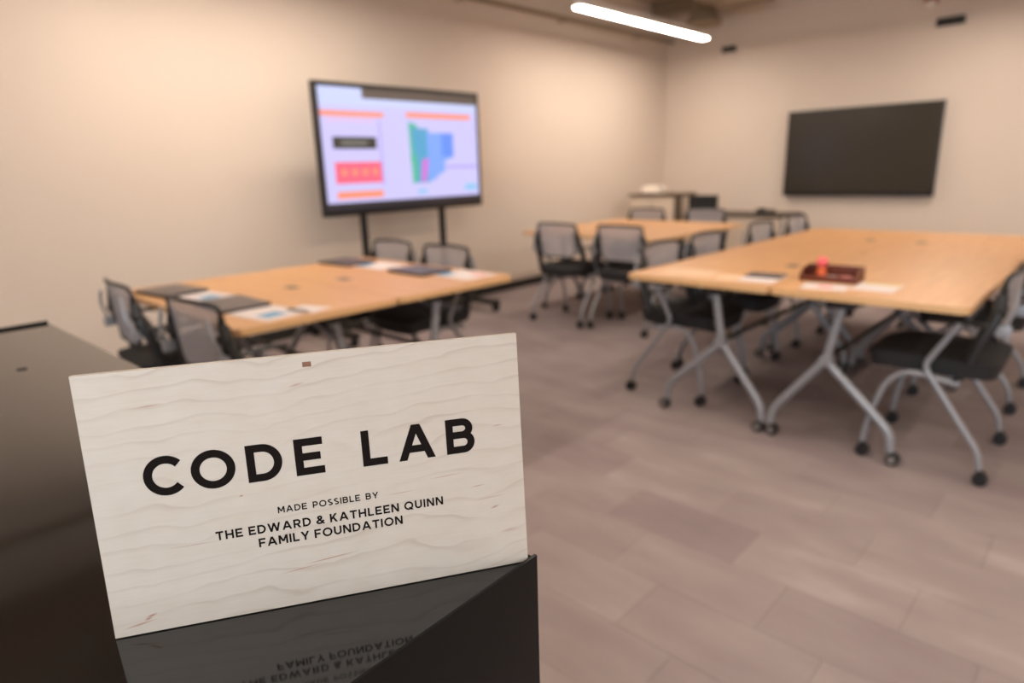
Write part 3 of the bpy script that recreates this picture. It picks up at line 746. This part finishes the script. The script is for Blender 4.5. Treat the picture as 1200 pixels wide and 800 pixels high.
# stroke lettering: every glyph in a unit cap height; (width, [strokes]); a stroke is a polyline of stroke centres
def arc(cx, cy, rx, ry, a0, a1, n=20):
    return [(cx+rx*math.cos(math.radians(a0+(a1-a0)*k/n)), cy+ry*math.sin(math.radians(a0+(a1-a0)*k/n))) for k in range(n+1)]
def glyph(ch, s):
    h = s/2; t_, b_ = 1-h, h
    if ch == 'C': r = .515-h; return 1.0-.10, [arc(.515, .5, r, r+.005, 42, 318, 28)]
    if ch == 'O': r = .525-h; return 1.05, [arc(.525, .5, r, r-.01, 0, 360, 36)]
    if ch == 'Q': r = .525-h; return 1.05, [arc(.525, .5, r, r-.01, 0, 360, 36), ('/', (.62, .30), (.94, -.03))]
    if ch == 'D': return .87, [[(h, 0), (h, 1)], [(h, t_), (.38, t_)] + arc(.38, .5, .49-h, .5-h, 90, -90, 18) + [(h, b_)]]
    if ch == 'E': return .72, [[(h, 0), (h, 1)], [(0, t_), (.72, t_)], [(0, .5), (.65, .5)], [(0, b_), (.73, b_)]]
    if ch == 'F': return .70, [[(h, 0), (h, 1)], [(0, t_), (.70, t_)], [(0, .47), (.63, .47)]]
    if ch == 'L': return .66, [[(h, 0), (h, 1)], [(0, b_), (.66, b_)]]
    if ch == 'A': return 1.0, [('/', (h*1.06, 0), (.5-h*.08, 1)), ('/', (1-h*1.06, 0), (.5+h*.08, 1)), [(.22, .31), (.78, .31)]]
    if ch == 'B':
        m = .525
        return .80, [[(h, 0), (h, 1)], [(h, t_), (.46, t_)] + arc(.46, (t_+m)/2, .29-h*.9, (t_-m)/2, 90, -90, 14) + [(h, m)],
                     [(h, m), (.49, m)] + arc(.49, (b_+m)/2, .31-h, (m-b_)/2, 90, -90, 14) + [(h, b_)]]
    if ch == 'M': return .96, [[(h, 0), (h, 1)], [(.96-h, 0), (.96-h, 1)], ('/', (h*1.15, 1), (.48, .26)), ('/', (.96-h*1.15, 1), (.48, .26))]
    if ch == 'N': return .86, [[(h, 0), (h, 1)], [(.86-h, 0), (.86-h, 1)], ('/', (h*1.1, 1), (.86-h*1.1, 0))]
    if ch == 'P': return .74, [[(h, 0), (h, 1)], [(h, t_), (.43, t_)] + arc(.43, .655, .31-h, .345-h, 90, -90, 14) + [(h, .31+h)]]
    if ch == 'R': return .80, [[(h, 0), (h, 1)], [(h, t_), (.45, t_)] + arc(.45, .665, .31-h, .335-h, 90, -90, 14) + [(h, .33+h)], ('/', (.44, .36), (.80-h*1.15, 0))]
    if ch == 'S': return .72, [arc(.36, .735, .255, .265-h, 40, 250, 14)[:-1] + arc(.37, .26, .29-h*.3, .26-h, 75, -145, 16)]
    if ch == 'I': return s, [[(h, 0), (h, 1)]]
    if ch == 'Y': return .92, [('/', (h*1.2, 1), (.46, .38)), ('/', (.92-h*1.2, 1), (.46, .38)), [(.46, .42), (.46, 0)]]
    if ch == 'T': return .78, [[(0, t_), (.78, t_)], [(.39, t_), (.39, 0)]]
    if ch == 'H': return .84, [[(h, 0), (h, 1)], [(.84-h, 0), (.84-h, 1)], [(h, .5), (.84-h, .5)]]
    if ch == 'W': return 1.34, [('/', (h*1.05, 1), (.37, 0)), ('/', (.37, 0), (.67, 1)), ('/', (.67, 1), (.97, 0)), ('/', (.97, 0), (1.34-h*1.05, 1))]
    if ch == 'K': return .82, [[(h, 0), (h, 1)], ('/', (h, .28), (.80-h*1.3, 1)), ('/', (.34, .56), (.82-h*1.2, 0))]
    if ch == 'U': return .82, [[(h, 1), (h, .40)] + arc(.41, .38, .41-h, .38-h, 180, 360, 14) + [(.82-h, 1)]]
    if ch == '&': return .84, [[(.80, 0), (.22, .66)] + arc(.36, .78, .18, .22-h, 215, -20, 12) + [(.50, .62), (.18, .42)] + arc(.33, .26, .28, .26-h, 140, 320, 12) + [(.76, .44)]]
    return .4, []
def ribbon(bm, pts, wd, th, sc, ox, oz, clipz):
    """flat band of width wd along pts, mitred, extruded th out of the board"""
    if pts[0] == '/':
        (xa_, ya_), (xb_, yb_) = pts[1], pts[2]
        hwid = wd/2*math.hypot(xb_-xa_, yb_-ya_)/abs(yb_-ya_)
        q = [(xa_-hwid, ya_), (xa_+hwid, ya_), (xb_+hwid, yb_), (xb_-hwid, yb_)]
        A = [bm.verts.new((ox+x*sc, -th, oz+z*sc)) for x, z in q]; B = [bm.verts.new((ox+x*sc, .0001, oz+z*sc)) for x, z in q]
        bm.faces.new(A)
        for i in range(4): bm.faces.new((A[i], A[(i+1) % 4], B[(i+1) % 4], B[i]))
        return
    P = [Vector((p[0], p[1])) for p in pts]
    P = [p for i, p in enumerate(P) if i == 0 or (p-P[i-1]).length > 1e-3]; n = len(P)
    closed = (P[0]-P[-1]).length < 1e-4
    if closed: P = P[:-1]; n -= 1
    Lf, Rt = [], []
    for i in range(n):
        a = P[i-1] if (closed or i > 0) else None; c = P[(i+1) % n] if (closed or i < n-1) else None
        d1 = (P[i]-a).normalized() if a is not None else None; d2 = (c-P[i]).normalized() if c is not None else None
        if d1 is None: d1 = d2
        if d2 is None: d2 = d1
        nn = Vector((-d1.y-d2.y, d1.x+d2.x))
        if nn.length < 1e-5: nn = Vector((-d1.y, d1.x))
        nn.normalize(); k = wd/2/max(.5, nn.dot(Vector((-d1.y, d1.x))))
        Lf.append(P[i]+nn*k); Rt.append(P[i]-nn*k)
    def V(q, y):
        z = min(max(q.y, clipz[0]), clipz[1]); return bm.verts.new((ox+q.x*sc, y, oz+z*sc))
    F = [(V(l, -th), V(r, -th), V(l, .0001), V(r, .0001)) for l, r in zip(Lf, Rt)]
    m = n if closed else n-1
    for i in range(m):
        A, B = F[i], F[(i+1) % n]
        bm.faces.new((A[0], B[0], B[1], A[1])); bm.faces.new((A[0], A[2], B[2], B[0])); bm.faces.new((A[1], B[1], B[3], A[3]))
    if not closed:
        for A in (F[0], F[-1]): bm.faces.new((A[0], A[1], A[3], A[2]))
def letter(ch, u, v, hgt, s, th=.00012):
    wd, strokes = glyph(ch, s)
    bm = bmesh.new()
    for k, st in enumerate(strokes):
        lo = -.03 if ch in 'COSQU&' else 0
        if ch == 'Q': lo = -.05
        ribbon(bm, st, s, th+k*.000004, hgt, u, v, (lo, 1.0 if ch not in 'COSQ&' else 1.03))
    o = link_mesh('letter', bm, INK, sign, smooth=False)
    return wd*hgt
def line(text, u0, u1, v, hgt, s, gap, space):
    """spread text between u0 and u1; gap/space in cap heights, then corrected so the line ends at u1"""
    ws = [None if c == ' ' else glyph(c, s)[0] for c in text]
    ink = sum(w_ for w_ in ws if w_ is not None)*hgt
    ng = sum(1 for a, b in zip(text, text[1:]) if a != ' ' and b != ' '); nsp = text.count(' ')
    k = (u1-u0-ink)/((ng*gap + nsp*space)*hgt)
    u = u0
    for i, c in enumerate(text):
        if c == ' ': u += space*k*hgt; continue
        letter(c, u, v, hgt, s); u += ws[i]*hgt
        if i+1 < len(text) and text[i+1] != ' ': u += gap*k*hgt
H1 = .0275
for ch, u in (('C', .0333), ('O', .0632), ('D', .0995), ('E', .1321), ('L', .1793), ('A', .2058), ('B', .2421)):
    letter(ch, u, .0996, H1, .205)
line('MADE POSSIBLE BY', .1163, .1880, .0737, .0049, .185, .14, .62)
line('THE EDWARD & KATHLEEN QUINN', .0731, .2362, .0604, .0066, .20, .15, .50)
line('FAMILY FOUNDATION', .1008, .2043, .0500, .0067, .20, .15, .48)
